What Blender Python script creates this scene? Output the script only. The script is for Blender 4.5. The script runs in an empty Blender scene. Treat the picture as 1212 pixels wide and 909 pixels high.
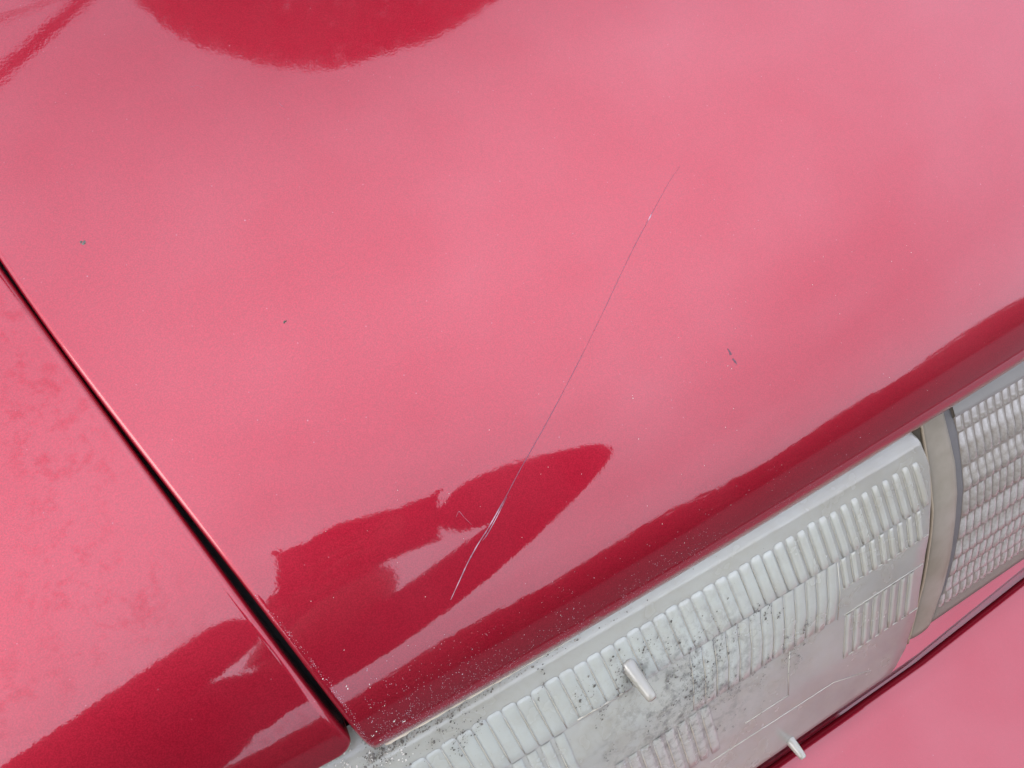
import bpy, bmesh, math, random
import numpy as np
from mathutils import Vector, Matrix, Quaternion
random.seed(7); rng = np.random.default_rng(7)
R = math.radians
S = bpy.context.scene
COL = S.collection

# ---------------------------------------------------------------- camera, sky, sun, exposure
cam = bpy.data.cameras.new("camera"); co = bpy.data.objects.new("camera", cam); COL.objects.link(co)
co.location = (0, 0, 1.0)
co.rotation_euler = (R(90 - 52), 0, R(-30))
cam.sensor_width = 36.0; cam.lens = 951.0 / 1212.0 * 36.0
cam.clip_start = 0.01; cam.clip_end = 600
S.camera = co
cam.dof.use_dof = False

W = bpy.data.worlds.new("World"); S.world = W; W.use_nodes = True
nt = W.node_tree; N = nt.nodes; L = nt.links
bg = N["Background"]
sky = N.new("ShaderNodeTexSky"); sky.sky_type = 'NISHITA'; sky.sun_disc = False
SUN_EL, SUN_AZ = 32.0, -100.0         # azimuth from +Y towards +X
sky.sun_elevation = R(SUN_EL); sky.sun_rotation = R(SUN_AZ)
sky.air_density = 1.0; sky.dust_density = 2.0
tc = N.new("ShaderNodeTexCoord")
mp = N.new("ShaderNodeMapping"); mp.inputs["Scale"].default_value = (1, 1, 1.7)
n1 = N.new("ShaderNodeTexNoise"); n1.inputs["Scale"].default_value = 1.7; n1.inputs["Detail"].default_value = 3; n1.inputs["Roughness"].default_value = .45
r1 = N.new("ShaderNodeValToRGB"); r1.color_ramp.elements[0].position = .32; r1.color_ramp.elements[1].position = .66
r1.color_ramp.elements[0].color = (.68, .68, .68, 1); r1.color_ramp.elements[1].color = (.96, .96, .96, 1)
mix = N.new("ShaderNodeMix"); mix.data_type = 'RGBA'
CLOUD = (8.8, 9.3, 11.4, 1)
mix.inputs["B"].default_value = CLOUD
L.new(tc.outputs["Generated"], mp.inputs["Vector"]); L.new(mp.outputs[0], n1.inputs["Vector"]); L.new(n1.outputs["Fac"], r1.inputs["Fac"])
# the cloud layer thins towards the rear of the car
sy = N.new("ShaderNodeSeparateXYZ"); L.new(tc.outputs["Generated"], sy.inputs[0])
my = N.new("ShaderNodeMapRange"); my.interpolation_type = 'SMOOTHSTEP'; my.inputs["From Min"].default_value = .05; my.inputs["From Max"].default_value = .75
my.inputs["To Min"].default_value = 0; my.inputs["To Max"].default_value = .40; L.new(sy.outputs["Y"], my.inputs["Value"])
sb = N.new("ShaderNodeMath"); sb.operation = 'SUBTRACT'; sb.use_clamp = True; L.new(r1.outputs["Color"], sb.inputs[0]); L.new(my.outputs[0], sb.inputs[1])
L.new(sky.outputs[0], mix.inputs["A"]); L.new(sb.outputs[0], mix.inputs["Factor"])
# overcast sky: brighter overhead than at the horizon
sx = N.new("ShaderNodeSeparateXYZ"); L.new(tc.outputs["Generated"], sx.inputs[0])
mr = N.new("ShaderNodeMapRange"); mr.inputs["From Min"].default_value = 0; mr.inputs["From Max"].default_value = 1
mr.inputs["To Min"].default_value = .60; mr.inputs["To Max"].default_value = 1.12; pw = N.new("ShaderNodeMath"); pw.operation = 'POWER'; pw.use_clamp = True; L.new(sx.outputs["Z"], pw.inputs[0]); pw.inputs[1].default_value = 1.7
L.new(pw.outputs[0], mr.inputs["Value"])
# and brighter on the side the light comes through, behind the photographer
yf = N.new("ShaderNodeMath"); yf.operation = 'MULTIPLY_ADD'; L.new(sx.outputs["Y"], yf.inputs[0]); yf.inputs[1].default_value = -.24; yf.inputs[2].default_value = 1.0
ym = N.new("ShaderNodeMath"); ym.operation = 'MULTIPLY'; L.new(mr.outputs[0], ym.inputs[0]); L.new(yf.outputs[0], ym.inputs[1])
mul = N.new("ShaderNodeVectorMath"); mul.operation = 'SCALE'; L.new(mix.outputs["Result"], mul.inputs[0]); L.new(ym.outputs[0], mul.inputs["Scale"])
L.new(mul.outputs[0], bg.inputs["Color"])
bg.inputs["Strength"].default_value = 0.15

sl = bpy.data.lights.new("sun", 'SUN'); so = bpy.data.objects.new("sun", sl); COL.objects.link(so)
sl.energy = 0.5; sl.angle = R(30); sl.color = (1, .96, .9)
sd = Vector((math.cos(R(SUN_EL)) * math.sin(R(SUN_AZ)), math.cos(R(SUN_EL)) * math.cos(R(SUN_AZ)), math.sin(R(SUN_EL))))
so.rotation_euler = sd.to_track_quat('Z', 'Y').to_euler(); so.location = sd * 20
S.view_settings.view_transform = 'Standard'; S.view_settings.look = 'None'
S.view_settings.exposure = 1.29; S.view_settings.gamma = 1.0
S.view_settings.use_curve_mapping = False
S.cycles.max_bounces = 8; S.cycles.transmission_bounces = 6
S.cycles.use_denoising = True; S.cycles.denoiser = 'OPENIMAGEDENOISE'

# ---------------------------------------------------------------- measured positions
# Close-up of a car's front corner. Distances in metres; x along the front edge, y to the rear, z up.
D = {"q": [9.2126, 67.62849, 0.0281, 37.72968, 0.18455, 0.04536], "c3": [-0.167941, 0.173059, -0.026656, 0.087087], "hood_side": [[-0.00572, 0.0], [-0.00797, 0.02154], [-0.00989, 0.03726], [-0.01186, 0.04949], [-0.01397, 0.06127], [-0.01927, 0.08707], [-0.02461, 0.11032], [-0.02778, 0.1248], [-0.0359, 0.16282], [-0.04216, 0.19135], [-0.04897, 0.22492]], "fender_side": [[-0.0107, 0.02502], [-0.01408, 0.04666], [-0.01775, 0.06349], [-0.02169, 0.08593], [-0.02597, 0.10697], [-0.02938, 0.12559], [-0.03725, 0.16501], [-0.04332, 0.19189], [-0.04939, 0.22357]], "fender_front": [[-0.01258, 0.02238], [-0.01666, 0.02076], [-0.02111, 0.02019]], "scratch": [[0.1908, 0.1657], [0.18277, 0.16148], [0.17071, 0.1537], [0.16474, 0.14974], [0.1564, 0.14429], [0.14393, 0.13535], [0.13343, 0.12741], [0.11177, 0.11175], [0.09146, 0.09763], [0.0778, 0.08866], [0.06707, 0.08084], [0.0581, 0.07458], [0.05253, 0.07124], [0.04681, 0.06701], [0.04217, 0.06286], [0.03688, 0.05815]], "scratch2": [[0.06877, 0.08162], [0.0626, 0.07686], [0.05675, 0.07264], [0.05471, 0.07173]], "chip": [[0.17138, 0.09224], [0.17168, 0.09084], [0.17157, 0.08945], [0.17155, 0.08783], [0.17203, 0.08634], [0.17225, 0.08516]], "specks": [[-0.02363, 0.22519], [0.02594, 0.17033], [0.02184, 0.08109], [-0.01004, 0.05492]], "white": [[-0.01004, 0.05492], [-0.00737, 0.03233], [-0.00392, 0.02199], [-0.00249, 0.02285], [-0.00205, 0.01601], [0.00703, 0.01974], [-0.00501, 0.04757], [0.00177, 0.04346], [0.00303, 0.03288], [0.00423, 0.02399], [0.0246, 0.03628], [0.04602, 0.05968]], "rimdust": [[-0.01853, 0.09154], [-0.01529, 0.07911], [-0.01228, 0.06579], [-0.00917, 0.05198], [-0.00774, 0.04008], [-0.00659, 0.0269], [-0.00532, 0.01491]], "scuffs": [[0.03217, 0.2721], [0.03439, 0.272], [0.03592, 0.27006], [0.05855, 0.25269], [0.0595, 0.25019], [0.16772, 0.08763], [0.17391, 0.08836]], "lip": [[0.0048, 0.02102], [0.02732, 0.02207], [0.04728, 0.02165], [0.06822, 0.02149], [0.09026, 0.02212], [0.11338, 0.02302], [0.13757, 0.02216], [0.16318, 0.021]], "hair": [[0.04985, 0.08349], [0.05159, 0.08519], [0.05221, 0.08226], [0.05351, 0.07864]], "grime": [[0.0236, 0.6839, 0.0038699999999999997, 0.00322, 60, 0.8], [0.0158, 0.689, 0.00301, 0.0027600000000000003, 35, 0.6], [0.0313, 0.6845, 0.00172, 0.00184, 20, 0.7], [0.0225, 0.6907, 0.00215, 0.0013800000000000002, 14, 0.7], [0.0285, 0.6907, 0.00086, 0.00092, 6, 0.8], [0.0353, 0.6891, 0.000645, 0.0006900000000000001, 4, 0.9], [0.0621, 0.6905, 0.00129, 0.0013800000000000002, 8, 0.8], [0.0603, 0.6856, 0.00086, 0.00092, 7, 1], [0.0558, 0.6814, 0.00086, 0.00092, 6, 0.7], [0.071, 0.6736, 0.00215, 0.0027600000000000003, 16, 0.7], [0.0716, 0.6719, 0.00129, 0.00184, 10, 0.8], [0.079, 0.6756, 0.00172, 0.0023, 10, 0.7], [0.078, 0.6634, 0.00258, 0.00184, 26, 0.7], [0.077, 0.6725, 0.00129, 0.0013800000000000002, 8, 0.6], [0.0888, 0.6786, 0.00129, 0.00184, 8, 0.6], [0.0913, 0.6747, 0.00215, 0.0027600000000000003, 45, 0.8], [0.101, 0.6739, 0.00344, 0.0023, 32, 0.8], [0.0928, 0.6701, 0.0038699999999999997, 0.0027600000000000003, 40, 0.6], [0.1192, 0.6813, 0.000645, 0.0006900000000000001, 5, 1], [0.12, 0.6735, 0.001075, 0.0013800000000000002, 10, 0.9], [0.1235, 0.6671, 0.00086, 0.00092, 8, 1], [0.1266, 0.6644, 0.001075, 0.0013800000000000002, 9, 1], [0.1145, 0.6727, 0.00172, 0.00184, 16, 0.7], [0.1135, 0.662, 0.00301, 0.0023, 40, 0.7], [0.1192, 0.6577, 0.00344, 0.0027600000000000003, 50, 0.8], [0.1278, 0.6682, 0.00172, 0.00368, 14, 0.7], [0.1368, 0.6655, 0.00172, 0.00184, 22, 1], [0.1375, 0.6601, 0.00172, 0.00184, 22, 0.9], [0.136, 0.6564, 0.00258, 0.0027600000000000003, 34, 0.8], [0.1463, 0.6617, 0.00215, 0.0027600000000000003, 22, 0.8], [0.1279, 0.6493, 0.00516, 0.0046, 90, 0.55], [0.1208, 0.6508, 0.00602, 0.0041400000000000005, 90, 0.5], [0.1377, 0.6391, 0.0043, 0.00368, 60, 0.55], [0.1412, 0.6356, 0.00344, 0.0023, 34, 0.8], [0.1587, 0.6661, 0.00172, 0.0013800000000000002, 20, 0.8], [0.1643, 0.6621, 0.00258, 0.00184, 26, 0.7], [0.1705, 0.6598, 0.00172, 0.0013800000000000002, 12, 0.9], [0.183, 0.6456, 0.00215, 0.00184, 20, 0.8], [0.1866, 0.6468, 0.00129, 0.0013800000000000002, 10, 0.8], [0.1718, 0.6448, 0.00172, 0.00184, 16, 0.9], [0.1748, 0.6374, 0.00258, 0.0027600000000000003, 40, 0.8], [0.1787, 0.6289, 0.00301, 0.00368, 40, 0.5], [0.161, 0.6399, 0.00215, 0.0023, 22, 0.7], [0.1564, 0.6305, 0.00258, 0.0023, 30, 0.7], [0.1695, 0.632, 0.00172, 0.0013800000000000002, 12, 0.7], [0.1521, 0.6393, 0.00129, 0.0013800000000000002, 8, 0.8], [0.1073, 0.6475, 0.0043, 0.0027600000000000003, 24, 0.35], [0.0985, 0.6495, 0.00258, 0.00184, 10, 0.8], [0.0774, 0.6464, 0.0038699999999999997, 0.0013800000000000002, 22, 0.9], [0.1025, 0.6375, 0.00344, 0.00184, 22, 0.5], [0.1317, 0.6207, 0.00129, 0.0013800000000000002, 8, 0.7], [0.1556, 0.6149, 0.00688, 0.00322, 24, 0.3], [0.141, 0.6203, 0.00516, 0.00368, 20, 0.4], [0.1051, 0.676, 0.00516, 0.00368, 30, 0.5], [0.1366, 0.6728, 0.00602, 0.0046, 20, 0.5], [0.0007, 0.69, 0.00688, 0.00368, 60, 0.6], [-0.0045, 0.6913, 0.00602, 0.0023, 60, 0.5], [-0.0072, 0.6929, 0.0043, 0.0027600000000000003, 40, 0.5]], "nib": [[0.09597, 0.07219, 0.67509], [0.1749, 0.02227, 0.57018]], "lens_right": [[0.2651, 0.69297], [0.26735, 0.69144], [0.26834, 0.68786], [0.27049, 0.68071], [0.26872, 0.66939], [0.26495, 0.65492], [0.26217, 0.64093], [0.26003, 0.61935], [0.2593, 0.60036], [0.25553, 0.58197], [0.24821, 0.57033], [0.24344, 0.56856]], "lens_grit": [[-0.01988, 0.69438], [-0.01234, 0.69407], [-0.00693, 0.69321], [-0.00327, 0.69163], [-0.01559, 0.69403], [0.00127, 0.69108], [0.00243, 0.6881], [-0.00149, 0.689], [-0.01793, 0.69458], [-0.00895, 0.69415]]}
TREE_C = (2.16, 4.939, 7.003)
TREE_BASE = (2.36, 5.239, 0)
TREE_R = 2.136
CABLES = [('a', [(-8.087, -2.438, 4.6), (7.185, 8.091, 4.6)], 0.045, "thick dark overhead cable, the lower of the two mirrored at the hood's top corner"), ('b', [(-9.675, 3.137, 5.4), (8.445, 4.176, 5.4)], 0.017, "thin dark overhead cable running above the thicker one, mirrored in the hood's far corner")]
PH_C = (.004, -.100, 1.055)
PK = 1.0

# ---------------------------------------------------------------- helpers
def link(name, me, parent=None, mat=None, label=None, cat=None, group=None, kind=None):
    o = bpy.data.objects.new(name, me); COL.objects.link(o)
    if parent is not None:
        o.parent = parent
        if parent.type == 'EMPTY': o.location = tuple(-c for c in parent.location)
    if mat is not None and not me.materials: me.materials.append(mat)
    if label: o["label"] = label
    if cat: o["category"] = cat
    if group: o["group"] = group
    if kind: o["kind"] = kind
    return o
def mesh(name, v, f, smooth=True, sharp=0):
    me = bpy.data.meshes.new(name); me.from_pydata([tuple(map(float, p)) for p in v], [], [tuple(map(int, k)) for k in f]); me.update()
    if smooth:
        for p in me.polygons: p.use_smooth = True
        if sharp: me.set_sharp_from_angle(angle=R(sharp))
    return me
def obj(name, v, f, mat, parent=None, smooth=True, sharp=0, **k):
    return link(name, mesh(name, v, f, smooth, sharp), parent, mat, **k)
def thing(name, label, cat, loc, group=None):
    o = bpy.data.objects.new(name, None); COL.objects.link(o); o.location = loc
    o["label"] = label; o["category"] = cat
    o.empty_display_size = .05
    if group: o["group"] = group
    return o
def grid_faces(nu, nv, off=0, flip=False):
    a = []
    for j in range(nv - 1):
        for i in range(nu - 1):
            q = (off + j * nu + i, off + j * nu + i + 1, off + (j + 1) * nu + i + 1, off + (j + 1) * nu + i)
            a.append(q[::-1] if flip else q)
    return a
def tube(pts, rad, n=8, caps=True):
    pts = [Vector(p) for p in pts]; V = []; Fc = []
    rad = rad if hasattr(rad, '__len__') else [rad] * len(pts)
    prev = None
    for i, p in enumerate(pts):
        t = (pts[min(i + 1, len(pts) - 1)] - pts[max(i - 1, 0)]).normalized()
        if prev is None: a = t.orthogonal().normalized()
        else: a = (prev - t * prev.dot(t)).normalized()
        prev = a; b = t.cross(a)
        for k in range(n):
            w = 2 * math.pi * k / n; V.append(p + (a * math.cos(w) + b * math.sin(w)) * rad[i])
    for i in range(len(pts) - 1):
        for k in range(n):
            Fc.append((i * n + k, i * n + (k + 1) % n, (i + 1) * n + (k + 1) % n, (i + 1) * n + k))
    if caps:
        Fc.append(tuple(range(n))[::-1]); Fc.append(tuple((len(pts) - 1) * n + k for k in range(n)))
    return V, Fc

# ---------------------------------------------------------------- materials
class M:
    def __init__(s, name):
        s.m = bpy.data.materials.new(name); s.m.use_nodes = True
        s.t = s.m.node_tree; s.N = s.t.nodes; s.L = s.t.links; s.b = s.N["Principled BSDF"]
    def set(s, **k):
        for a, v in k.items():
            s.b.inputs[a.replace('_', ' ').title() if a not in ALIAS else ALIAS[a]].default_value = v
        return s
    def noise(s, scale, detail=2, rough=.5, vec=None):
        n = s.N.new("ShaderNodeTexNoise"); n.inputs["Scale"].default_value = scale; n.inputs["Detail"].default_value = detail; n.inputs["Roughness"].default_value = rough
        if vec is None:
            if not hasattr(s, 'tc'): s.tc = s.N.new("ShaderNodeTexCoord")
            vec = s.tc.outputs["Object"]
        s.L.new(vec, n.inputs["Vector"]); return n.outputs["Fac"]
    def voro(s, scale, out="Distance", rnd=1.0):
        n = s.N.new("ShaderNodeTexVoronoi"); n.inputs["Scale"].default_value = scale; n.inputs["Randomness"].default_value = rnd
        if not hasattr(s, 'tc'): s.tc = s.N.new("ShaderNodeTexCoord")
        s.L.new(s.tc.outputs["Object"], n.inputs["Vector"]); return n
    def ramp(s, fac, p0, c0, p1, c1):
        r = s.N.new("ShaderNodeValToRGB"); e = r.color_ramp.elements
        c0 = (c0, c0, c0, 1) if not hasattr(c0, '__len__') else c0; c1 = (c1, c1, c1, 1) if not hasattr(c1, '__len__') else c1
        e[0].position = p0; e[0].color = c0; e[1].position = p1; e[1].color = c1
        s.L.new(fac, r.inputs["Fac"]); return r.outputs["Color"]
    def mix(s, fac, a, b, blend='MIX'):
        m = s.N.new("ShaderNodeMix"); m.data_type = 'RGBA'; m.blend_type = blend
        for k, v in (("Factor", fac), ("A", a), ("B", b)):
            if isinstance(v, bpy.types.NodeSocket): s.L.new(v, m.inputs[k])
            else: m.inputs[k].default_value = v
        return m.outputs["Result"]
    def math(s, op, a, b=0.0):
        m = s.N.new("ShaderNodeMath"); m.operation = op
        for i, v in enumerate((a, b)):
            if isinstance(v, bpy.types.NodeSocket): s.L.new(v, m.inputs[i])
            else: m.inputs[i].default_value = v
        return m.outputs[0]
    def bump(s, h, strength, dist, normal=None):
        b = s.N.new("ShaderNodeBump"); b.inputs["Strength"].default_value = strength; b.inputs["Distance"].default_value = dist
        s.L.new(h, b.inputs["Height"])
        if normal: s.L.new(normal, b.inputs["Normal"])
        return b.outputs[0]
    def to(s, sock, name):
        s.L.new(sock, s.b.inputs[name]); return s
ALIAS = {'subsurface_radius': 'Subsurface Radius', 'specular_ior_level': 'Specular IOR Level', 'coat_ior': 'Coat IOR', 'ior': 'IOR'}

def paint(name, scuffed, grain=1.0, k=1.0):
    m = M(name)
    m.set(metallic=.58, roughness=.42, specular_ior_level=.1, coat_weight=1.0, coat_roughness=.035, coat_ior=1.585)
    base = (.20, .0065, .018, 1)
    fl = m.noise(2100, 1)                                            # metal flake grain
    c = m.mix(m.ramp(fl, .35, 0., .68, 1.), ((.276 - .072 * grain) * k, .0052 - .0015 * grain, .0165 - .0045 * grain, 1), ((.276 + .072 * grain) * k, .0052 + .002 * grain, .0165 + .0055 * grain, 1))
    v = m.voro(900)                                                  # scattered bright flakes and dust specks
    dots = m.math('MULTIPLY', m.ramp(v.outputs["Distance"], .10, 1., .24, 0.), m.ramp(v.outputs["Color"], .90, 0., .93, 1.))
    v2 = m.voro(420)
    dots2 = m.math('MULTIPLY', m.ramp(v2.outputs["Distance"], .05, 1., .16, 0.), m.ramp(v2.outputs["Color"], .93, 0., .95, 1.))
    dd = m.math('MAXIMUM', m.math('MULTIPLY', dots, .35 * grain), m.math('MULTIPLY', dots2, .6 * grain))
    c = m.mix(dd, c, (.55, .38, .42, 1))
    film = m.math('MULTIPLY', m.ramp(m.noise(13, 5, .62), .42, .1, .72, 1.), .016)            # thin uneven dust film
    c = m.mix(film, c, (.55, .46, .49, 1))
    m.to(c, "Base Color")
    nb = m.bump(fl, .10 * grain, .0006); m.to(nb, "Normal")
    peel = m.noise(190, 2); pb = m.bump(peel, .012, .001)
    peel2 = m.noise(900, 1); pb2 = m.bump(peel2, .012, .0004, pb); m.to(pb2, "Coat Normal")
    cw = m.ramp(m.noise(14, 3), .3, .86, .7, 1.)
    if scuffed:
        k = m.math('MULTIPLY', m.ramp(m.noise(170, 5, .68), .50, 0., .66, 1.), m.ramp(m.noise(26, 3), .42, 0., .60, 1.))
        cw = m.mix(m.math('MULTIPLY', k, .5), cw, (.35, .35, .35, 1))
    m.to(cw, "Coat Weight")
    cr = m.ramp(m.noise(30, 3), .3, .025, .75, .06); m.to(cr, "Coat Roughness")
    return m.m
PAINT = paint("red_metallic_paint", False, .6)
PAINT_F = paint("red_metallic_paint_scuffed", True, .6)
PAINT_B = paint("red_bumper_paint", False, .3, .85)

m = M("black_recess"); m.set(base_color=(.012, .012, .013, 1), roughness=.7); BLACK = m.m

def lens_mat(name, groove=False, ca=(.375, .372, .315, 1), cb=(.185, .165, .135, 1)):
    m = M(name)
    m.set(roughness=.22, ior=1.5, coat_weight=.35, coat_roughness=.1, subsurface_weight=.85, subsurface_radius=(1, .95, .8), subsurface_scale=.0035)
    sx = m.N.new("ShaderNodeSeparateXYZ"); m.tc = m.N.new("ShaderNodeTexCoord")
    geo = m.N.new("ShaderNodeNewGeometry"); m.L.new(geo.outputs["Position"], sx.inputs[0])
    mr = m.N.new("ShaderNodeMapRange"); mr.inputs["From Min"].default_value = .12; mr.inputs["From Max"].default_value = .27
    m.L.new(sx.outputs["X"], mr.inputs["Value"])
    mz = m.N.new("ShaderNodeMapRange"); mz.inputs["From Min"].default_value = .69; mz.inputs["From Max"].default_value = .58
    m.L.new(sx.outputs["Z"], mz.inputs["Value"])
    g = geo.outputs["Position"]
    cl = m.math('MULTIPLY', m.math('ADD', m.math('MULTIPLY', mr.outputs[0], .6), m.math('MULTIPLY', mz.outputs[0], .45)), 1.0)
    cl = m.math('ADD', cl, m.math('MULTIPLY', m.math('SUBTRACT', m.noise(35, 4, .6, g), .5), .5))
    c = m.mix(m.ramp(cl, .1, 0., .95, 1.), ca, cb)   # milky oxidation fading to clearer plastic
    st = m.ramp(m.noise(60, 5, .65, g), .42, 0., .72, 1.)
    c = m.mix(m.math('MULTIPLY', st, .35), c, (.27, .24, .17, 1))                       # yellowing
    # brown-grey smudges of old dirt around the middle of the lens
    dv = m.N.new("ShaderNodeVectorMath"); dv.operation = 'DISTANCE'; m.L.new(g, dv.inputs[0]); dv.inputs[1].default_value = (.118, .052, .648)
    sm_ = m.math('MULTIPLY', m.ramp(dv.outputs["Value"], .012, 1., .055, 0.), m.ramp(m.noise(230, 4, .7, g), .47, 0., .68, 1.))
    c = m.mix(m.math('MULTIPLY', sm_, .75), c, (.10, .093, .08, 1))
    if groove: c = m.mix(.65, c, (.40, .365, .26, 1))
    m.to(c, "Base Color")
    m.to(m.ramp(m.noise(60, 3, .6, g), .3, .2, .7, .3), "Roughness")
    m.to(m.bump(m.noise(45, 2, .5, g), .04, .0006), "Normal")
    return m.m
LENS = lens_mat("hazed_lens_plastic"); FLUTE = lens_mat("milky_flute_plastic", False, (.40, .41, .352, 1), (.245, .228, .185, 1)); LENSG = lens_mat("yellowed_lens_plastic", True)

m = M("clear_nib_plastic"); m.set(base_color=(.40, .385, .32, 1), roughness=.2, transmission_weight=.35, ior=1.49, subsurface_weight=.9, subsurface_radius=(1, .95, .8), subsurface_scale=.003, coat_weight=.6); NIB = m.m
m = M("bezel_plastic"); m.set(roughness=.45)
m.to(m.mix(m.ramp(m.noise(45, 4, .6), .35, 0., .7, 1.), (.165, .138, .093, 1), (.23, .20, .15, 1)), "Base Color"); BEZEL = m.m
m = M("bezel_edge_plastic"); m.set(base_color=(.28, .22, .14, 1), roughness=.4); EDGE = m.m
m = M("grey_seal"); m.set(roughness=.6)
m.to(m.mix(m.noise(80, 3), (.075, .068, .06, 1), (.115, .105, .095, 1)), "Base Color"); SEAL = m.m
m = M("smooth_grey_lamp"); m.set(roughness=.35)
m.to(m.mix(m.noise(60, 3), (.16, .15, .13, 1), (.22, .207, .18, 1)), "Base Color"); LAMPTOP = m.m
m = M("prism_plastic"); m.set(roughness=.2, coat_weight=.5, coat_roughness=.1)
m.to(m.mix(m.ramp(m.noise(190, 4, .65), .36, 0., .64, 1.), (.185, .16, .125, 1), (.29, .272, .235, 1)), "Base Color"); PRISM = m.m
m = M("lamp_joint"); m.set(base_color=(.15, .125, .095, 1), roughness=.5); JOINT = m.m
m = M("dark_grime"); m.set(base_color=(.085, .076, .06, 1), roughness=.9); GRIME = m.m
m = M("grey_grime"); m.set(base_color=(.15, .138, .115, 1), roughness=.9); GRIME2 = m.m
m = M("brown_silt"); m.set(roughness=.9)
m.to(m.mix(m.ramp(m.noise(900, 1), .4, 0., .6, 1.), (.12, .105, .08, 1), (.34, .31, .25, 1)), "Base Color"); SILT = m.m
m = M("pale_grit"); m.set(base_color=(.62, .58, .5, 1), roughness=.9); GRIT = m.m
m = M("pale_dust"); m.set(base_color=(.44, .33, .36, 1), roughness=.9); DUST = m.m
m = M("scratched_primer_and_glint"); m.set(roughness=.6)
m.to(m.mix(m.ramp(m.noise(160, 3), .4, 0., .62, 1.), (.16, .07, .095, 1), (.36, .25, .28, 1)), "Base Color"); SCR = m.m
m = M("dark_scratch"); m.set(base_color=(.13, .042, .065, 1), roughness=.7); SCRD = m.m
m = M("hairline_scratch"); m.set(base_color=(.26, .06, .085, 1), roughness=.6); HAIR = m.m
m = M("dark_chip"); m.set(base_color=(.10, .042, .055, 1), roughness=.8); CHIP = m.m
m = M("cream_edge"); m.set(roughness=.8)
m.to(m.mix(m.noise(220, 3), (.42, .35, .25, 1), (.70, .62, .48, 1)), "Base Color"); CREAM = m.m
m = M("asphalt"); m.set(roughness=.85)
m.to(m.mix(m.noise(3, 6, .6), (.05, .05, .048, 1), (.085, .084, .08, 1)), "Base Color"); CONC = m.m
m = M("leaf_green"); m.set(roughness=.55)
m.to(m.mix(m.noise(2.5, 3), (.03, .055, .015, 1), (.06, .10, .03, 1)), "Base Color"); LEAF = m.m
m = M("bark"); m.set(roughness=.9)
m.to(m.mix(m.noise(14, 5), (.07, .05, .035, 1), (.14, .11, .08, 1)), "Base Color"); BARK = m.m
m = M("dark_cloth"); m.set(roughness=.9)
m.to(m.mix(m.noise(60, 3), (.012, .013, .017, 1), (.022, .023, .028, 1)), "Base Color"); CLOTH = m.m
m = M("skin"); m.set(base_color=(.36, .20, .14, 1), roughness=.5); SKIN = m.m
m = M("hair"); m.set(base_color=(.02, .014, .01, 1), roughness=.5); HAIRM = m.m
m = M("phone_black"); m.set(base_color=(.015, .015, .017, 1), roughness=.3); PHONE = m.m
m = M("cable_black"); m.set(base_color=(.02, .02, .02, 1), roughness=.6); CABLE = m.m

# ---------------------------------------------------------------- body surface: a rounded nose, x along the car's front edge, v back from it
q = D['q']; XC = .6; KX = q[5]
SG = np.linspace(0, 1.2, 2401)
_t = np.radians(q[0] + q[1] * np.exp(-SG / q[2]) + q[3] * np.exp(-SG / q[4])); _d = SG[1]
YS = np.concatenate([[0], np.cumsum((np.cos(_t[1:]) + np.cos(_t[:-1])) / 2 * _d)])
ZS = np.concatenate([[0], np.cumsum((np.sin(_t[1:]) + np.sin(_t[:-1])) / 2 * _d)])
def yedge(x):
    xc = np.clip(x, -.02, .36); return np.polyval(D['c3'], xc) + np.polyval(np.polyder(D['c3']), xc) * (x - xc)
def sp(x, v):
    x = np.asarray(x, float); v = np.asarray(v, float)
    return np.stack([x, yedge(x) + np.interp(v, SG, YS), .70 + np.interp(v, SG, ZS) - KX * (x - XC) ** 2 * (1 - np.exp(-v / .05))], -1)
def sn(x, v, e=2e-4):
    x = np.asarray(x, float); v = np.asarray(v, float)
    a = sp(x + e, v) - sp(x - e, v); b = sp(x, v + e) - sp(x, np.maximum(v - e, 0)); n = np.cross(a, b)
    return n / np.linalg.norm(n, axis=-1, keepdims=True)
def smoothcurve(tab, deg):
    t = np.array(tab); p = np.polyfit(t[:, 1], t[:, 0], deg); hi = t[:, 1].max(); lo = t[:, 1].min()
    def f(v):
        v = np.asarray(v, float); vc = np.clip(v, lo, hi); return np.polyval(p, vc) + np.polyval(np.polyder(p), vc) * (v - vc)
    return f
xh = smoothcurve(D['hood_side'], 3); xf = smoothcurve(D['fender_side'], 3)

car = thing("car", "front corner of a faded red metallic car with scratched hood and cloudy headlight", "car", (.6, 2.3, 0))

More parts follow.
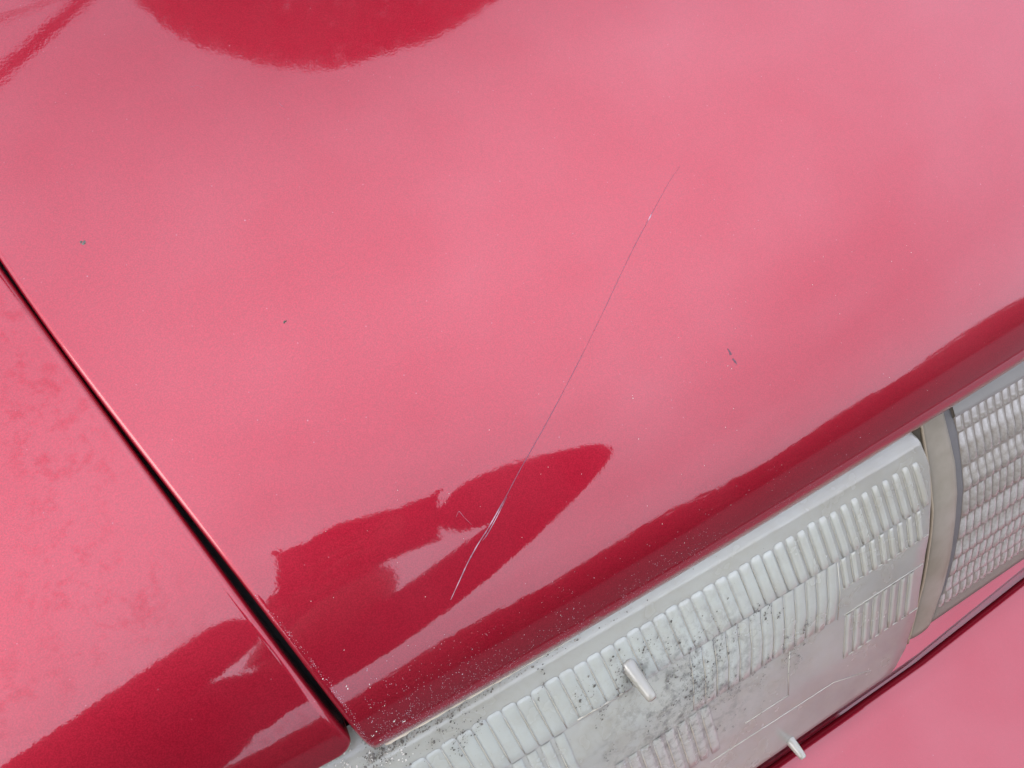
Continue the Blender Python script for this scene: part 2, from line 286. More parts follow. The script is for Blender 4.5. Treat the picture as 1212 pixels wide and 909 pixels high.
def panel(name, side, xfar, v0f, vmax, rr, rfront, corner, mat, flip, sgn, label=None):
    # side(v): the edge along the gap; sgn +1: panel lies to +x of the edge
    nx, nv = 190, 170
    tt = np.linspace(0, 1, nv); g = tt ** 1.7
    us = np.linspace(0, 1, nx); gu = us ** 1.6
    V = np.zeros((nv, nx, 3)); Nn = np.zeros_like(V); XX = np.zeros((nv, nx)); VV = np.zeros((nv, nx))
    for j in range(nv):
        # first pass with front limit at the edge
        dv = g[j] * (vmax)
        vv = dv
        ve = v0f(side(.02)) + vv
        xe = side(ve) + sgn * rr
        if vv < corner: xe = xe + sgn * corner * (1 - math.sqrt(max(0, 1 - ((corner - vv) / corner) ** 2)))
        x = xe + (xfar - xe) * gu
        v = v0f(x) + vv
        XX[j] = x; VV[j] = v
    P = sp(XX, VV); Nn = sn(XX, VV)
    verts = P.reshape(-1, 3).tolist(); faces = grid_faces(nx, nv, 0, sgn < 0)
    # boundary chain: far end of front row -> corner -> up the side
    chain = [(0, i) for i in range(nx - 1, -1, -1)] + [(j, 0) for j in range(1, nv)]
    pc = np.array([P[a] for a in chain]); nc = np.array([Nn[a] for a in chain])
    tg = np.gradient(pc, axis=0); tg /= np.linalg.norm(tg, axis=1, keepdims=True)
    out = np.cross(tg, nc) * sgn
    out /= np.linalg.norm(out, axis=1, keepdims=True)
    cen = P[nv // 2, nx // 4]
    if ((pc[len(pc) // 2] - cen) * out[len(pc) // 2]).sum() < 0: out = -out
    # keep smooth around the corner
    for _ in range(2): out[1:-1] = (out[:-2] + out[1:-1] * 2 + out[2:]) / 4
    out /= np.linalg.norm(out, axis=1, keepdims=True)
    idx = [a[0] * nx + a[1] for a in chain]
    rads = np.array([rfront if a[0] == 0 else rr for a in chain], float)
    k0 = nx - 1
    for k in range(len(rads)):
        w = np.clip((k - k0 + 6) / 12, 0, 1); rads[k] = rfront * (1 - w) + rr * w
    rads = rads[:, None]
    loops = [idx]
    for ph in (20, 40, 60, 78, 90):
        a = R(ph); pp = pc + out * rads * math.sin(a) - nc * rads * (1 - math.cos(a))
        st = len(verts); verts += pp.tolist(); loops.append(list(range(st, st + len(pp))))
    pp = pc + out * rads * .97 - nc * (rads + .009)
    st = len(verts); verts += pp.tolist(); loops.append(list(range(st, st + len(pp))))
    pp = pc - out * .010 - nc * (rads + .0095)
    st = len(verts); verts += pp.tolist(); loops.append(list(range(st, st + len(pp))))
    for a, b in zip(loops[:-1], loops[1:]):
        for k in range(len(a) - 1):
            f = (a[k], a[k + 1], b[k + 1], b[k]); faces.append(f if sgn > 0 else f[::-1])
    o = obj(name, verts, faces, mat, car, label=label)
    bm = bmesh.new(); bm.from_mesh(o.data); bmesh.ops.recalc_face_normals(bm, faces=bm.faces)
    mid = bm.faces; bm.faces.ensure_lookup_table()
    f = bm.faces[(nv // 2) * (nx - 1) + nx // 3]
    if f.normal.z < 0: bmesh.ops.reverse_faces(bm, faces=bm.faces)
    bm.to_mesh(o.data); bm.free()
    return o
hood = panel("hood", xh, 1.25, lambda x: 0 * x + .004, .95, .0022, .0008, .0016, PAINT, False, 1)
FV = D['fender_front']
def vfend(x): return .0206 + 0 * np.asarray(x, float)
fender = panel("fender", xf, -.62, vfend, .95, .0024, .0020, .0052, PAINT_F, True, -1)

# dark well under the gap and behind the lamps
XX, VV = np.meshgrid(np.linspace(-.45, .9, 40), np.linspace(.0, .9, 40))
P = sp(XX, VV); Nn = sn(XX, VV); P = P - Nn * .016
P[0, :, 2] = .52; P[0, :, 1] = .125
obj("inner_panel", P.reshape(-1, 3), grid_faces(40, 40), BLACK, car)

# ---------------------------------------------------------------- headlight
LZ = np.array([.6958, .695, .6935, .6908, .685, .6755, .666, .652, .637, .6095, .59, .57, .562])
LY = np.array([.1000, .0935, .0885, .0845, .0800, .0725, .0655, .0560, .0488, .0370, .0300, .0222, .0192])
# length parameter for smooth interpolation
def ly(z): return np.interp(z, LZ[::-1], LY[::-1])
def ln(z):                      # outward normal (y, z) of the lens profile
    e = .002; dy = (ly(z + e) - ly(z - e)) / (2 * e); n = np.array([-1.0, dy]); return n / np.linalg.norm(n)
LR = np.array(D['lens_right'])
def lens_xr(z): return np.interp(z, LR[::-1, 1], LR[::-1, 0])
zs = np.concatenate([np.linspace(.6958, .685, 14), np.linspace(.6845, .5695, 46)])
prof = [(ly(z), z) for z in zs]
prof += [(.0235, .5672), (.027, .5655), (.040, .565)]
nx = 60
V = []
for (y, z) in prof:
    xr = lens_xr(max(z, .5686)) if z < .6935 else .2651 - (z - .693) * 2
    for x in np.linspace(-.30, xr - .0015, nx): V.append((x, y, z))
    V.append((xr - .0004, y + .0006, z)); V.append((xr, y + .002, z)); V.append((xr + .0002, y + .03, z))
headlight = obj("headlight", V, grid_faces(nx + 3, len(prof)), LENS, car, label="cloudy yellowed headlight lens with moulded flutes and grime spots")
def lp(x, z, h=0.0):
    n = ln(z); return (x, ly(z) + n[0] * h, z + n[1] * h)

def flute(xa0, xa1, xb0, xb1, za, zb, h, mat=None, fill=.94, top=True, line=True):
    # one moulded flute between two boundary lines, from z=za (top) down to z=zb, with its yellowed edge line
    e_ = min(1, max(0, (xa0 - .09) / .10))                       # shallow, wide flutes on the left, narrow sharp ones on the right
    cs = (0, .07, .18, .45, .74, .92, 1.0); hs = (.12 * (1 - e_), .5 - .2 * e_, .92, 1.0, .92, .6 - .1 * e_, .12 * (1 - e_)); V = []
    rows = np.concatenate([[0, .03, .08], np.linspace(.16, 1, 6)])
    for r in rows:
        z = za + (zb - za) * r
        xl = xa0 + (xa1 - xa0) * r; w = (xb0 + (xb1 - xb0) * r - xl) * fill
        ins = (.22 if r == 0 else .06 if r < .05 else 0.) if top else 0.
        xl += w * ins; w *= 1 - 2 * ins
        k = (.1 if r == 0 else .55 if r < .05 else .9 if r < .1 else 1.) if top else (.6 if r == 0 else 1.)
        for c, hh in zip(cs, hs):
            V.append(lp(xl + w * c, z, (h * k * hh if hh > .01 else -.0004)))
    V += [lp(V[-7 + t][0], zb - .0009, -.0003) for t in range(7)]
    o = obj("lens_flute", V, grid_faces(7, len(rows) + 1), mat or FLUTE, headlight)
    if line:
        pts = []
        for r in np.linspace(.05, 1, 6):
            pts.append(lp(xa0 + (xa1 - xa0) * r - .0001, za + (zb - za) * r, h * .12))
        V, Fc = tube(pts, [.0001] + [.00042 - .00014 * e_] * 4 + [.0002], 5); obj("flute_edge", V, Fc, LENSG, headlight)
    return o
PIT = .0064
jit = lambda s: float(rng.normal(0, s))
fillx = lambda x: .995 - .34 * min(1, max(0, (x - .13) / .10))
x = .2010 - 50 * PIT
while x < .262:
    a, b = x, x + PIT
    if b < lens_xr(.68) - .002:
        flute(a, a + .0028, b, b + .0028, .6853 + jit(.0003), .6662, .00038 + .0005 * min(1, max(0, (x - .04) / .16)), fill=fillx(x))
    x += PIT
# second tier, below the crease
x = .1210
while x < .2040:
    k = .35 + .65 * min(1, max(0, (x - .118) / .03))
    flute(x + .0026, x - .0014, x + PIT + .0026, x + PIT - .0014, .6657, .6385 + jit(.0004), .0006 * k, fill=.92, top=False)
    x += PIT
x = .2085
while x < .257:
    flute(x, x - .0002, x + PIT * .93, x + PIT * .93 - .0002, .6657, .6525, .0009, fill=.55, top=False); x += PIT * .93
x = .2085
while x < .252:
    flute(x, x - .0008, x + PIT * .93, x + PIT * .93 - .0008, .6368, .6098, .0008, fill=.55, top=False); x += PIT * .93
x = .0780
while x < .128:
    flute(x, x + .004, x + PIT, x + PIT + .004, .6370, .6040, .0005, fill=.7, top=False); x += PIT
x = -.10
while x < .060:
    flute(x + .003, x + .008, x + PIT + .003, x + PIT + .008, .6655, .612, .0006, fill=.7, top=False); x += PIT
# raised ledges and joint lines
def ridge(pts, r, name="lens_ridge"):
    V, Fc = tube([lp(a, b, 0.0) for a, b in pts], r, 6); return obj(name, V, Fc, EDGE if False else LENSG, headlight)
ridge([(.068, .6668), (.082, .6664), (.0965, .6664)], .0006)
ridge([(.2075, .6524), (.235, .6524), (.2625, .6524)], .0003)
ridge([(.2075, .6372), (.235, .6372), (.2595, .6372)], .0003)
ridge([(.1462, .6100), (.1600, .6096), (.1725, .6091)], .00028)
ridge([(.1250, .5985), (.1650, .5965), (.2021, .5949), (.2274, .5843)], .00028)
ridge([(.1725, .6091), (.1728, .622), (.174, .637)], .0003)
ridge([(.2068, .665), (.2055, .652), (.2035, .637)], .0003)
ridge([(.2075, .6092), (.235, .6092), (.2585, .6092)], .0003)
for k in range(4):
    xx = .0435 + k * .0064; ridge([(xx + .0005, .6664), (xx + .0036, .6664)], .0003)
# moulded aiming nibs
def nib(x, z, d, L_, r0, r1):
    p = Vector(lp(x, z, -.003)); d = Vector(d).normalized()
    st = [0, .17, .3, .6, .88, .97, 1.0]; rr = [r0 * 1.5, r0 * 1.12, r0 * .97, (r0 + r1) / 2, r1, r1 * .86, r1 * .6]
    V, Fc = tube([p + d * (L_ * t) for t in st], rr, 14)
    return obj("aiming_nib", V, Fc, NIB, headlight)
nib(D['nib'][0][0], D['nib'][0][2], (.03, -.95, .05), .0185, .0031, .0024)
nib(D['nib'][1][0], D['nib'][1][2] + .002, (.02, -.95, .0), .0125, .0026, .0020)

# ---------------------------------------------------------------- inner lamp, bezel and seal beside the headlight
DY = .010
def iy(z): return ly(z) + DY
izs = np.concatenate([np.linspace(.6958, .685, 12), np.linspace(.683, .562, 40)])
def strip(name, x0f, x1f, dy, mat, z_lo, depth=.03, bulge=0., parent=car, ztop=.7, n=6):
    zz = [z for z in izs if z >= z_lo and z <= ztop]
    V = []
    for z in zz:
        a, b = x0f(z), x1f(z)
        V.append((a, ly(z) + dy + depth, z + .002))
        for i in range(n + 1):
            t = i / n; h = bulge * math.sin(math.pi * t) ** .6 if 0 < t < 1 else 0
            nn = ln(z); V.append((a + (b - a) * t, ly(z) + dy + nn[0] * h, z + nn[1] * h))
        V.append((b, ly(z) + dy + depth, z + .002))
    # bottom return
    z = zz[-1]; a, b = x0f(z), x1f(z); row = [(a, ly(z) + dy + depth, z)] + [(a + (b - a) * i / n, ly(z) + dy + .004, z - .002) for i in range(n + 1)] + [(b, ly(z) + dy + depth, z)]
    V += row
    return obj(name, V, grid_faces(n + 3, len(zz) + 1), mat, parent)
def tabf(z, x): return lambda q_: float(np.interp(q_, z[::-1], x[::-1]))
bl = tabf([.7, .690, .67, .643, .62, .59, .564], [.2765, .2758, .2752, .2744, .2730, .2700, .2664])
br = tabf([.7, .690, .6664, .6496, .6207, .5901, .5613], [.2900, .2912, .2936, .2928, .2926, .2905, .2826])
sr = tabf([.7, .690, .677, .6467, .6232, .5898, .5613], [.2948, .2965, .2990, .2988, .2984, .2952, .2840])
bezel = strip("lamp_bezel", bl, br, DY - .001, BEZEL, .5655, .04, .0012)
V, Fc = tube([(bl(z) + .0002, ly(z) + DY - .0012, z) for z in np.linspace(.694, .566, 40)], .0008, 6)
obj("bezel_edge", V, Fc, EDGE, bezel)
strip("lamp_seal", br, sr, DY + .0005, SEAL, .5645, .04, -.0003)
lamp = strip("turn_lamp", lambda z: sr(z), lambda z: .62, DY + .0008, JOINT, .5640, .04, 0., n=40)
lamp["label"] = "pale turn lamp with small prism facets beside the headlight"
# smooth top band of the inner lamp
V = []
for z in [z for z in izs if z >= .6838]:
    for x in np.linspace(sr(z) + .0004, .62, 30): n_ = ln(z); V.append((x, ly(z) + DY + n_[0] * .0012, z + n_[1] * .0012))
for x in np.linspace(sr(.683) + .0004, .62, 30): V.append((x, iy(.6828) + .0008, .6828))
obj("lamp_top_band", V, grid_faces(30, len(V) // 30), LAMPTOP, lamp)
rows = [(.6830, .6765, .4), (.6760, .6608, 1.), (.6600, .6482, 1.), (.6474, .6330, .9), (.6322, .6190, .8), (.6182, .6062, .75), (.6054, .5945, .65), (.5937, .5835, .5), (.5827, .5740, .4)]
def prism_mesh(za, zb, w, h, seed):
    r_ = np.random.default_rng(seed); V = []
    cs = np.linspace(0, 1, 5); rs = (0, .25, .6, .9, 1.0); ks = (.1, .65, 1.0, 1.15, .0)
    for r, k in zip(rs, ks):
        z = za + (zb - za) * r
        for c in cs:
            s_ = math.sin(math.pi * (c * .9 + .05))
            hh = h * k * s_ * (1 + r_.normal(0, .12)) if 0 < c < 1 else -.0003
            n_ = ln(z); V.append(((c - .5) * w, ly(z) + DY + .0008 + n_[0] * hh, z + n_[1] * hh))
    return mesh("lamp_prism", V, grid_faces(5, 5))
for ri, (za, zb, k) in enumerate(rows):
    w = .0056
    vs = [prism_mesh(za, zb, w * .99, .0014 * k + .0002, 100 + ri * 4 + i) for i in range(3)]
    x = sr((za + zb) / 2) + w * .5 + .0006
    n_ = 0
    while x < .47:
        o = link("lamp_prism", vs[int(rng.integers(3))], lamp, PRISM); o.location = (x, 0, 0)
        x += w

# ---------------------------------------------------------------- bumper: lip, groove, long sloping top
def bump_sec(x):
    c = .0
    lip = .0235 + max(0, x - .28) * .055; lo = .0210 + max(0, x - .28) * .040
    s = [(.16, .552), (.060, .5478), (lip + .0005, .5456), (lip, .5452), (lip - .0001, .530), (lip - .0006, .526), (lo + .0003, .526), (lo + .0002, .535), (lo, .5375), (lo - .0004, .5392), (lo - .0012, .5408), (lo - .0024, .5418), (lo - .004, .5422)]
    for t in np.linspace(.05, 1, 26):
        y = lo - .004 - .24 * t; s.append((y, .5422 - .028 * t - .055 * t ** 4))
    s += [(-.232, .44), (-.236, .40), (-.232, .30), (-.21, .24), (-.10, .22)]
    return s
xs = np.concatenate([np.linspace(-.6, .1, 18), np.linspace(.12, .45, 40), np.linspace(.5, 1.6, 14)])
V = []
for x in xs:
    xo = (x - .3)
    for (y, z) in bump_sec(x): V.append((x, y + (.10 * max(0, -x - .05) ** 1.6), z))
ns = len(bump_sec(0))
bumper = obj("bumper", V, grid_faces(ns, len(xs)), PAINT_B, car, sharp=38)

# ---------------------------------------------------------------- marks on the hood
def ribbon(pts, w, lift=.00012, sub=6):
    p = np.array(pts); t = np.arange(len(p)); tt = np.linspace(0, len(p) - 1, (len(p) - 1) * sub + 1)
    x = np.interp(tt, t, p[:, 0]); v = np.interp(tt, t, p[:, 1])
    for _ in range(3): x[1:-1] = (x[:-2] + 2 * x[1:-1] + x[2:]) / 4; v[1:-1] = (v[:-2] + 2 * v[1:-1] + v[2:]) / 4
    P = sp(x, v); n = sn(x, v); tg = np.gradient(P, axis=0); tg /= np.linalg.norm(tg, axis=1, keepdims=True); sd = np.cross(tg, n)
    ww = np.interp(np.linspace(0, 1, len(tt)), np.linspace(0, 1, len(w)), w) if hasattr(w, '__len__') else np.full(len(tt), w)
    ww = ww * (1 + rng.normal(0, .18, len(ww)))
    V = []
    for i in range(len(tt)):
        V += [P[i] - sd[i] * ww[i] / 2 + n[i] * .00002, P[i] + n[i] * lift, P[i] + sd[i] * ww[i] / 2 + n[i] * .00002]
    return V, grid_faces(3, len(tt))
V, Fc = ribbon(D['scratch'][:11], [.00006, .00014, .00026, .00026, .0002, .00018, .0002, .00022, .00026, .00026, .00026])
obj("scratch_and_glint", V, Fc, SCRD, hood, label="upper dark part of the long scratch running down the hood")
V, Fc = ribbon(D['scratch'][10:], [.00035, .00038, .00034, .00034, .0003, .00014]); obj("scratch_and_glint", V, Fc, SCR, hood, label="lower pale part of the long scratch")
V, Fc = ribbon(D['scratch'][2:4], [.0001, .00034, .0001]); obj("scratch_and_glint", V, Fc, SCR, hood)  # pale sliver painting the bright glint on the upper scratch
V, Fc = ribbon(D['scratch2'], [.0001, .0003, .0003, .0001]); obj("scratch_and_glint", V, Fc, SCR, hood)
V, Fc = ribbon(D['chip'][:3], [.0003, .0008, .0009]); obj("paint_chip", V, Fc, CHIP, hood)
V, Fc = ribbon(D['chip'][3:], [.0005, .0009, .0003]); obj("paint_chip", V, Fc, CHIP, hood)
V, Fc = ribbon(D['hair'], [.0001, .0002, .0001]); obj("hairline_mark", V, Fc, HAIR, hood)
V, Fc = ribbon(D['scuffs'][:3], [.0001, .0002, .0001]); obj("hairline_mark", V, Fc, HAIR, hood)
V, Fc = ribbon(D['scuffs'][3:5], [.0001, .00025, .0001]); obj("hairline_mark", V, Fc, HAIR, hood)
# cream line along the hood's front edge, thinner away from the corner
pts = []
for x in np.linspace(float(xh(.0)) + .004, .075, 40): pts.append(tuple(sp(x, .0035) + np.array([0, -.0002, -.0006])))
rad = [max(.00012, .0006 * (1 - i / 42) * (1 + jit(.35))) for i in range(40)]
V, Fc = tube(pts, rad, 6); obj("cream_line", V, Fc, CREAM, hood)

def crumb(V, Fc, p, n, r, flat=.5):
    # a small irregular lump: 6 sides and a cap
    n = Vector(n); a = n.orthogonal().normalized(); b = n.cross(a); o = len(V); k = 7; ph = random.random() * 6
    st = random.uniform(.5, 1.0)
    for i in range(k):
        w = ph + 2 * math.pi * i / k; q_ = r * random.uniform(.45, 1.25); V.append(Vector(p) + a * (math.cos(w) * q_) + b * (math.sin(w) * q_ * st) - n * r * .1)
    V.append(Vector(p) + n * r * flat)
    for i in range(k): Fc.append((o + i, o + (i + 1) % k, o + k))
# grit and dust along the rolled edges of the hood
V, Fc = [], []; V2, F2 = [], []
def dust(x, v, r, pale=False):
    p = sp(x, v); n = sn(x, v)
    crumb(V2 if pale else V, F2 if pale else Fc, p + n * .00003, n, r, .18)
rd = np.array(D['rimdust'])
for i in range(260):
    t = rng.random() ** .75 * (len(rd) - 1); k = min(int(t), len(rd) - 2); f = t - k
    x = rd[k, 0] * (1 - f) + rd[k + 1, 0] * f; v = rd[k, 1] * (1 - f) + rd[k + 1, 1] * f
    dust(x + rng.normal(0, .0005), v + rng.normal(0, .0006), rng.uniform(.00006, .00015))
lipd = np.array(D['lip'])
nc = 0
while nc < 4200:
    x = rng.uniform(-.004, .22); v = .004 + rng.exponential(.010)
    dens = math.exp(-max(0, x) / .085) * (.35 + .65 * (math.sin(x * 130) * math.sin(x * 57 + 2) > -.2))
    if rng.random() > dens or v > .05: continue
    dust(x, v, rng.uniform(.00006, .00017) * (1.4 if rng.random() < .06 else 1)); nc += 1
for a in D['white'][:10]:
    for _ in range(int(rng.integers(1, 4))): dust(a[0] + rng.normal(0, .0004), a[1] + rng.normal(0, .0005), rng.uniform(.00018, .00042), True)
for _ in range(90): dust(rng.uniform(-.004, .3), rng.uniform(.01, .11), rng.uniform(.00008, .0002), True)
obj("dust", V, Fc, DUST, None, smooth=False, kind="stuff", label="fine pale dust along the front and side edges of the red hood", cat="dust")
# bigger pale grains, on the hood corner and on the lens below it
def grain_lens(x, z, r):
    n_ = ln(z); crumb(V2, F2, lp(x, z, .0002), (0, n_[0], n_[1]), r, .5)
for (x, z) in D['lens_grit']:
    for _ in range(5): grain_lens(x + rng.normal(0, .0022), z + rng.normal(0, .0012), rng.uniform(.0002, .0006))
obj("grit", V2, F2, GRIT, None, smooth=False, kind="stuff", label="coarse cream grit gathered at the hood corner above the headlight", cat="grit")
# dirt crumbs one can point at
for (x, v), r, lab in zip(D['specks'][:2], (.0017, .0012), ("grey dirt speck on the hood above the top of the panel gap", "small dark dirt speck on the hood midway between the gap and the long scratch")):
    Va, Fa = [], []
    p = sp(x, v); n = sn(x, v)
    for _ in range(3): crumb(Va, Fa, p + np.append(rng.normal(0, r * .35, 2), 0), n, r * .6, .7)
    me = mesh("dirt_speck", Va, Fa, False); link("dirt_speck", me, None, GRIME2 if r > .0015 else GRIME, label=lab, cat="dirt")

# grime on the lens
GA, GF, GB, GG = [], [], [], []
def spot(x, z, r, dark):
    n_ = ln(z); h = .0009
    n = Vector((0, n_[0], n_[1])); crumb(GA if dark else GB, GF if dark else GG, Vector(lp(x, z, h)), n, r, .15)
for (x, z, sx_, sz_, n, dk) in D['grime']:
    for _ in range(int(n * 1.3)):
        a, b = rng.normal(0, 1, 2)
        # clusters lie along the flute direction, with a slant
        spot(x + a * sx_ * .8 + b * .0004, z + b * sz_ * .9 + a * sx_ * .35, float(np.clip(rng.exponential(.00019) + .00007, .00007, .0008)), rng.random() < dk * .55)
for _ in range(420):
    spot(rng.uniform(-.02, .20), rng.uniform(.61, .688), rng.uniform(.00006, .00018), rng.random() < .4)
obj("grime", GA, GF, GRIME, headlight, smooth=False, kind="stuff")
obj("grime", GB, GG, GRIME2, headlight, smooth=False, kind="stuff")
# dirt line along the top of the lens, close under the hood
Va, Fa = [], []
for _ in range(560):
    x = -.01 + rng.exponential(.035); z = .6915 + abs(rng.normal(0, .0012))
    if x > .16: continue
    n_ = ln(z); crumb(Va, Fa, lp(x, min(z, .6952), .0001), (0, n_[0], n_[1]), rng.uniform(.0001, .0005), .2)
obj("dirt_line", Va, Fa, SILT, headlight, smooth=False, kind="stuff")

# ---------------------------------------------------------------- what the paint mirrors: ground, hedge, tree, cables, the person with the phone
obj("ground", [(-150, -150, 0), (150, -150, 0), (150, 150, 0), (-150, 150, 0)], [(0, 1, 2, 3)], CONC, smooth=False, kind="structure")
def leaves(pts, nrm, size, r_):
    V, Fc = [], []
    for p, n in zip(pts, nrm):
        d = Vector(r_.normal(0, 1, 3)); d.normalize(); n = (Vector(n) + d * .9).normalized()
        a = n.orthogonal().normalized(); a = Quaternion(n, r_.random() * 6.28) @ a; b = n.cross(a); s = size * r_.uniform(.6, 1.3); p = Vector(p); o = len(V)
        V += [p - a * s, p + b * s * .45 + n * s * .1, p + a * s, p - b * s * .45 + n * s * .1]; Fc.append((o, o + 1, o + 2, o + 3))
    return V, Fc
def hedge_h(x): return 2.35 + .25 * math.sin(x * .9) + .18 * math.sin(x * 2.3 + 1) - .05 * x
hedge = thing("hedge", "tall dark clipped hedge across from the car, mirrored along the hood's front edge", "hedge", (2, -7.5, 0))
V = []; hx = np.linspace(-16, 20, 60)
for x in hx:
    h = hedge_h(x) - .12
    for (y, z) in ((-6.85, 0), (-6.9, h * .6), (-7.05, h), (-7.8, h), (-8.0, 0)): V.append((x, y, z))
obj("twig_core", V, grid_faces(5, 60), BARK, hedge)
pts, nr = [], []
for _ in range(16000):
    x = rng.uniform(-16, 20); h = hedge_h(x)
    if rng.random() < .78: pts.append((x, -6.75 + rng.normal(0, .08), rng.uniform(.05, h))); nr.append((0, -1 * -1, .3))
    else: pts.append((x, rng.uniform(-8, -6.8), h + rng.normal(0, .05))); nr.append((0, 0, 1))
V, Fc = leaves(pts, nr, .11, rng); obj("foliage", V, Fc, LEAF, hedge, smooth=False)

tree = thing("round_tree", "round dense dark tree overhead behind the car, mirrored at the top of the hood", "tree", TREE_BASE)
tc_ = Vector(TREE_C); tr = TREE_R
pts, nr = [], []
for _ in range(80000):
    d = Vector(rng.normal(0, 1, 3)); d.normalize()
    rr_ = tr * (1 + .03 * math.sin(d.x * 7 + 1) * math.sin(d.z * 6 + d.y * 5)) * rng.uniform(.72, 1.0) ** .6
    pts.append(tc_ + d * rr_); nr.append(d)
V, Fc = leaves(pts, nr, .042, rng); obj("crown", V, Fc, LEAF, tree, smooth=False)
b0 = Vector(TREE_BASE)
V, Fc = tube([b0, b0.lerp(tc_, .3) + Vector((.05, 0, 0)), b0.lerp(tc_, .7), tc_], [.19, .15, .12, .06], 10); obj("trunk", V, Fc, BARK, tree)
for k in range(7):
    w = k * .9; d = Vector((math.cos(w), math.sin(w), .5)).normalized()
    s0 = b0.lerp(tc_, .62 + .04 * k); V, Fc = tube([s0, s0 + d * tr * .4, s0 + d * tr * .75 + Vector((0, 0, .2))], [.06, .04, .015], 6); obj("limb", V, Fc, BARK, tree)
for nm_, ends, r_, lab in CABLES:
    a, b = Vector(ends[0]), Vector(ends[1]); mid = [a.lerp(b, t) - Vector((0, 0, .35 * 4 * t * (1 - t) * 0)) for t in np.linspace(0, 1, 9)]
    V, Fc = tube(mid, r_, 8); o = obj("overhead_cable", V, Fc, CABLE, None, label=lab, cat="cable", group="overhead cables above the car")

# the person bending over the corner of the car, phone in both hands
def skinned(name, joints, edges, radii, mat, parent, sub=2, root=0):
    me = bpy.data.meshes.new(name); me.from_pydata(joints, edges, []); me.update()
    o = link(name, me, parent, None)
    mo = o.modifiers.new("skin", 'SKIN'); mo.use_smooth_shade = True
    for i, r in enumerate(radii):
        sv = me.skin_vertices[0].data[i]; sv.radius = (r, r) if not hasattr(r, '__len__') else r; sv.use_root = (i == root)
    s2 = o.modifiers.new("sub", 'SUBSURF'); s2.levels = sub; s2.render_levels = sub
    dg = bpy.context.evaluated_depsgraph_get(); ev = o.evaluated_get(dg); m2 = bpy.data.meshes.new_from_object(ev)
    o.modifiers.clear(); o.data = m2; m2.name = name
    m2.materials.clear(); m2.materials.append(mat)
    for p in m2.polygons: p.use_smooth = True
    return o
pers = thing("person", "person in dark clothes bending over the car corner with a phone, mirrored in the paint", "person", (-.45, -.85, 0))
k_ = PK
pelvis = (-.51, -.97, .84)
J = [pelvis, (-.48, -.84, .90), (-.43, -.68, .96), (-.33, -.48, 1.02), (-.24, -.355, 1.065),
     (-.20, -.44, 1.06), (.260, -.196, 1.078), (.155, -.160, 1.062), (.072, -.112, 1.060),      # right shoulder, elbow, forearm, wrist
     (-.54, -.44, 1.02), (-.36, -.22, 1.02), (-.20, -.165, 1.035), (-.095, -.13, 1.05),     # left shoulder, elbow, forearm, wrist
     (-.42, -.92, .80), (-.36, -.80, .46), (-.36, -.90, .08), (-.35, -.74, .04),
     (-.60, -.98, .80), (-.62, -.86, .46), (-.64, -.96, .08), (-.63, -.80, .04), (-.03, -.375, 1.01), (-.13, -.345, 1.09)]
E_ = [(4, 22), (0, 1), (1, 2), (2, 3), (3, 4), (3, 5), (5, 21), (21, 6), (6, 7), (7, 8), (3, 9), (9, 10), (10, 11), (11, 12), (0, 13), (13, 14), (14, 15), (15, 16), (0, 17), (17, 18), (18, 19), (19, 20)]
rad = [.15, .16, .17, .17, .125, .10, .028, .056, .042, .085, .062, .05, .036, .09, .065, .05, .04, .09, .065, .05, .04, .095, .07]
body = skinned("body", J, E_, rad, CLOTH, pers)
# head with face, hair
hc = Vector((-.068, -.335, 1.125)); f = Vector((.55, .55, -.62)).normalized(); up = (Vector((0, 0, 1)) - f * f.z).normalized(); rt = f.cross(up)
V = []; nu, nv = 24, 18
for j in range(nv):
    th = math.pi * j / (nv - 1)
    for i in range(nu):
        ph = 2 * math.pi * i / nu
        a, b, c = math.sin(th) * math.cos(ph), math.sin(th) * math.sin(ph), math.cos(th)
        w = 1 - .22 * max(0, -c)
        p = rt * (a * .075 * w) + f * (b * .095 * w) + up * (c * .118)
        if b > .8 and abs(a) < .3 and -.35 < c < .15: p += f * .018 * (1 - abs(a) / .3)
        if b > .6 and .05 < c < .25 and .2 < abs(a) < .55: p -= f * .008
        V.append(hc + p)
obj("head", V, [tuple(q) for q in grid_faces(nu, nv)] + [((j * nu + nu - 1), j * nu, (j + 1) * nu, (j + 1) * nu + nu - 1) for j in range(nv - 1)], SKIN, pers)
V = []
for j in range(10):
    th = math.pi * .58 * j / 9
    for i in range(nu):
        ph = 2 * math.pi * i / nu; a, b, c = math.sin(th) * math.cos(ph), math.sin(th) * math.sin(ph), math.cos(th)
        lim = .0 if b < .3 else -.03 * max(0, (th - .9))
        V.append(hc + rt * (a * .083) + f * (b * .10 - .008 + lim) + up * (c * .127))
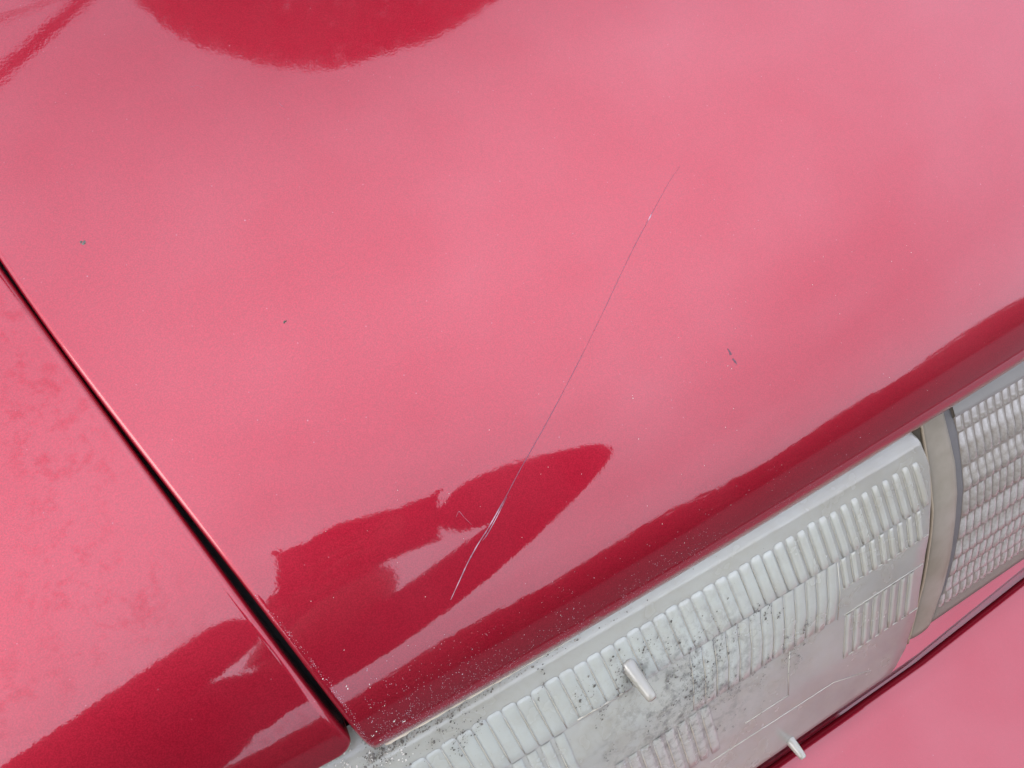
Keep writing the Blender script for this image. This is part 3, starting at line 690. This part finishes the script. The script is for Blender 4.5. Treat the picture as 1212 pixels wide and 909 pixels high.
obj("hair", V, grid_faces(nu, 10) + [((j * nu + nu - 1), j * nu, (j + 1) * nu, (j + 1) * nu + nu - 1) for j in range(9)], HAIRM, pers)
def hand(w, side):
    w = Vector(w)
    JJ = [tuple(w), tuple(w + Vector((-side * .035, .012, .003)))]; ee = [(0, 1)]; rr = [.026, .030]
    for kf, (dz, ll) in enumerate(((.028, .07), (.010, .078), (-.010, .072), (-.028, .056))):
        a = w + Vector((-side * .055, .018 + dz * .35, dz)); b_ = a + Vector((-side * ll * .5, .014, 0)); c = b_ + Vector((-side * ll * .42, -.012, 0))
        n0 = len(JJ); JJ += [tuple(a), tuple(b_), tuple(c)]; ee += [(1, n0), (n0, n0 + 1), (n0 + 1, n0 + 2)]; rr += [.0105, .0095, .008]
    a = w + Vector((-side * .02, -.022, .02)); b_ = a + Vector((-side * .03, -.014, .018)); n0 = len(JJ)
    JJ += [tuple(a), tuple(b_)]; ee += [(0, n0), (n0, n0 + 1)]; rr += [.013, .010]
    skinned("hand", JJ, ee, rr, SKIN, pers, 1)
hand(J[8], 1); hand(J[12], -1)
# the phone, just behind the point of view
fwd = Vector((.243 * math.cos(R(52)), .97 * math.cos(R(52)), -math.sin(R(52)))); rgt = Vector((.97, -.243, 0)); upv = rgt.cross(fwd)
ph = thing("smartphone", "dark smartphone held sideways in both hands, mirrored in the hood", "phone", tuple(PH_C))
def slab(name, c, hx_, hy_, hz_, r, mat, par):
    bm = bmesh.new(); bmesh.ops.create_cube(bm, size=2)
    for v in bm.verts: v.co = c + rgt * (v.co.x * hx_) + upv * (v.co.y * hy_) + fwd * (v.co.z * hz_)
    bmesh.ops.bevel(bm, geom=bm.edges[:], offset=r, segments=3, affect='EDGES')
    me = bpy.data.meshes.new(name); bm.to_mesh(me); bm.free(); return link(name, me, par, mat)
pc_ = Vector(PH_C)
slab("phone_body", pc_, .072, .036, .004, .0038, PHONE, ph)
V, Fc = tube([pc_ + rgt * .05 + upv * .02 + fwd * .0035, pc_ + rgt * .05 + upv * .02 + fwd * .0055], .008, 16); obj("camera_ring", V, Fc, PHONE, ph, smooth=False)

print("built", len(bpy.data.objects))
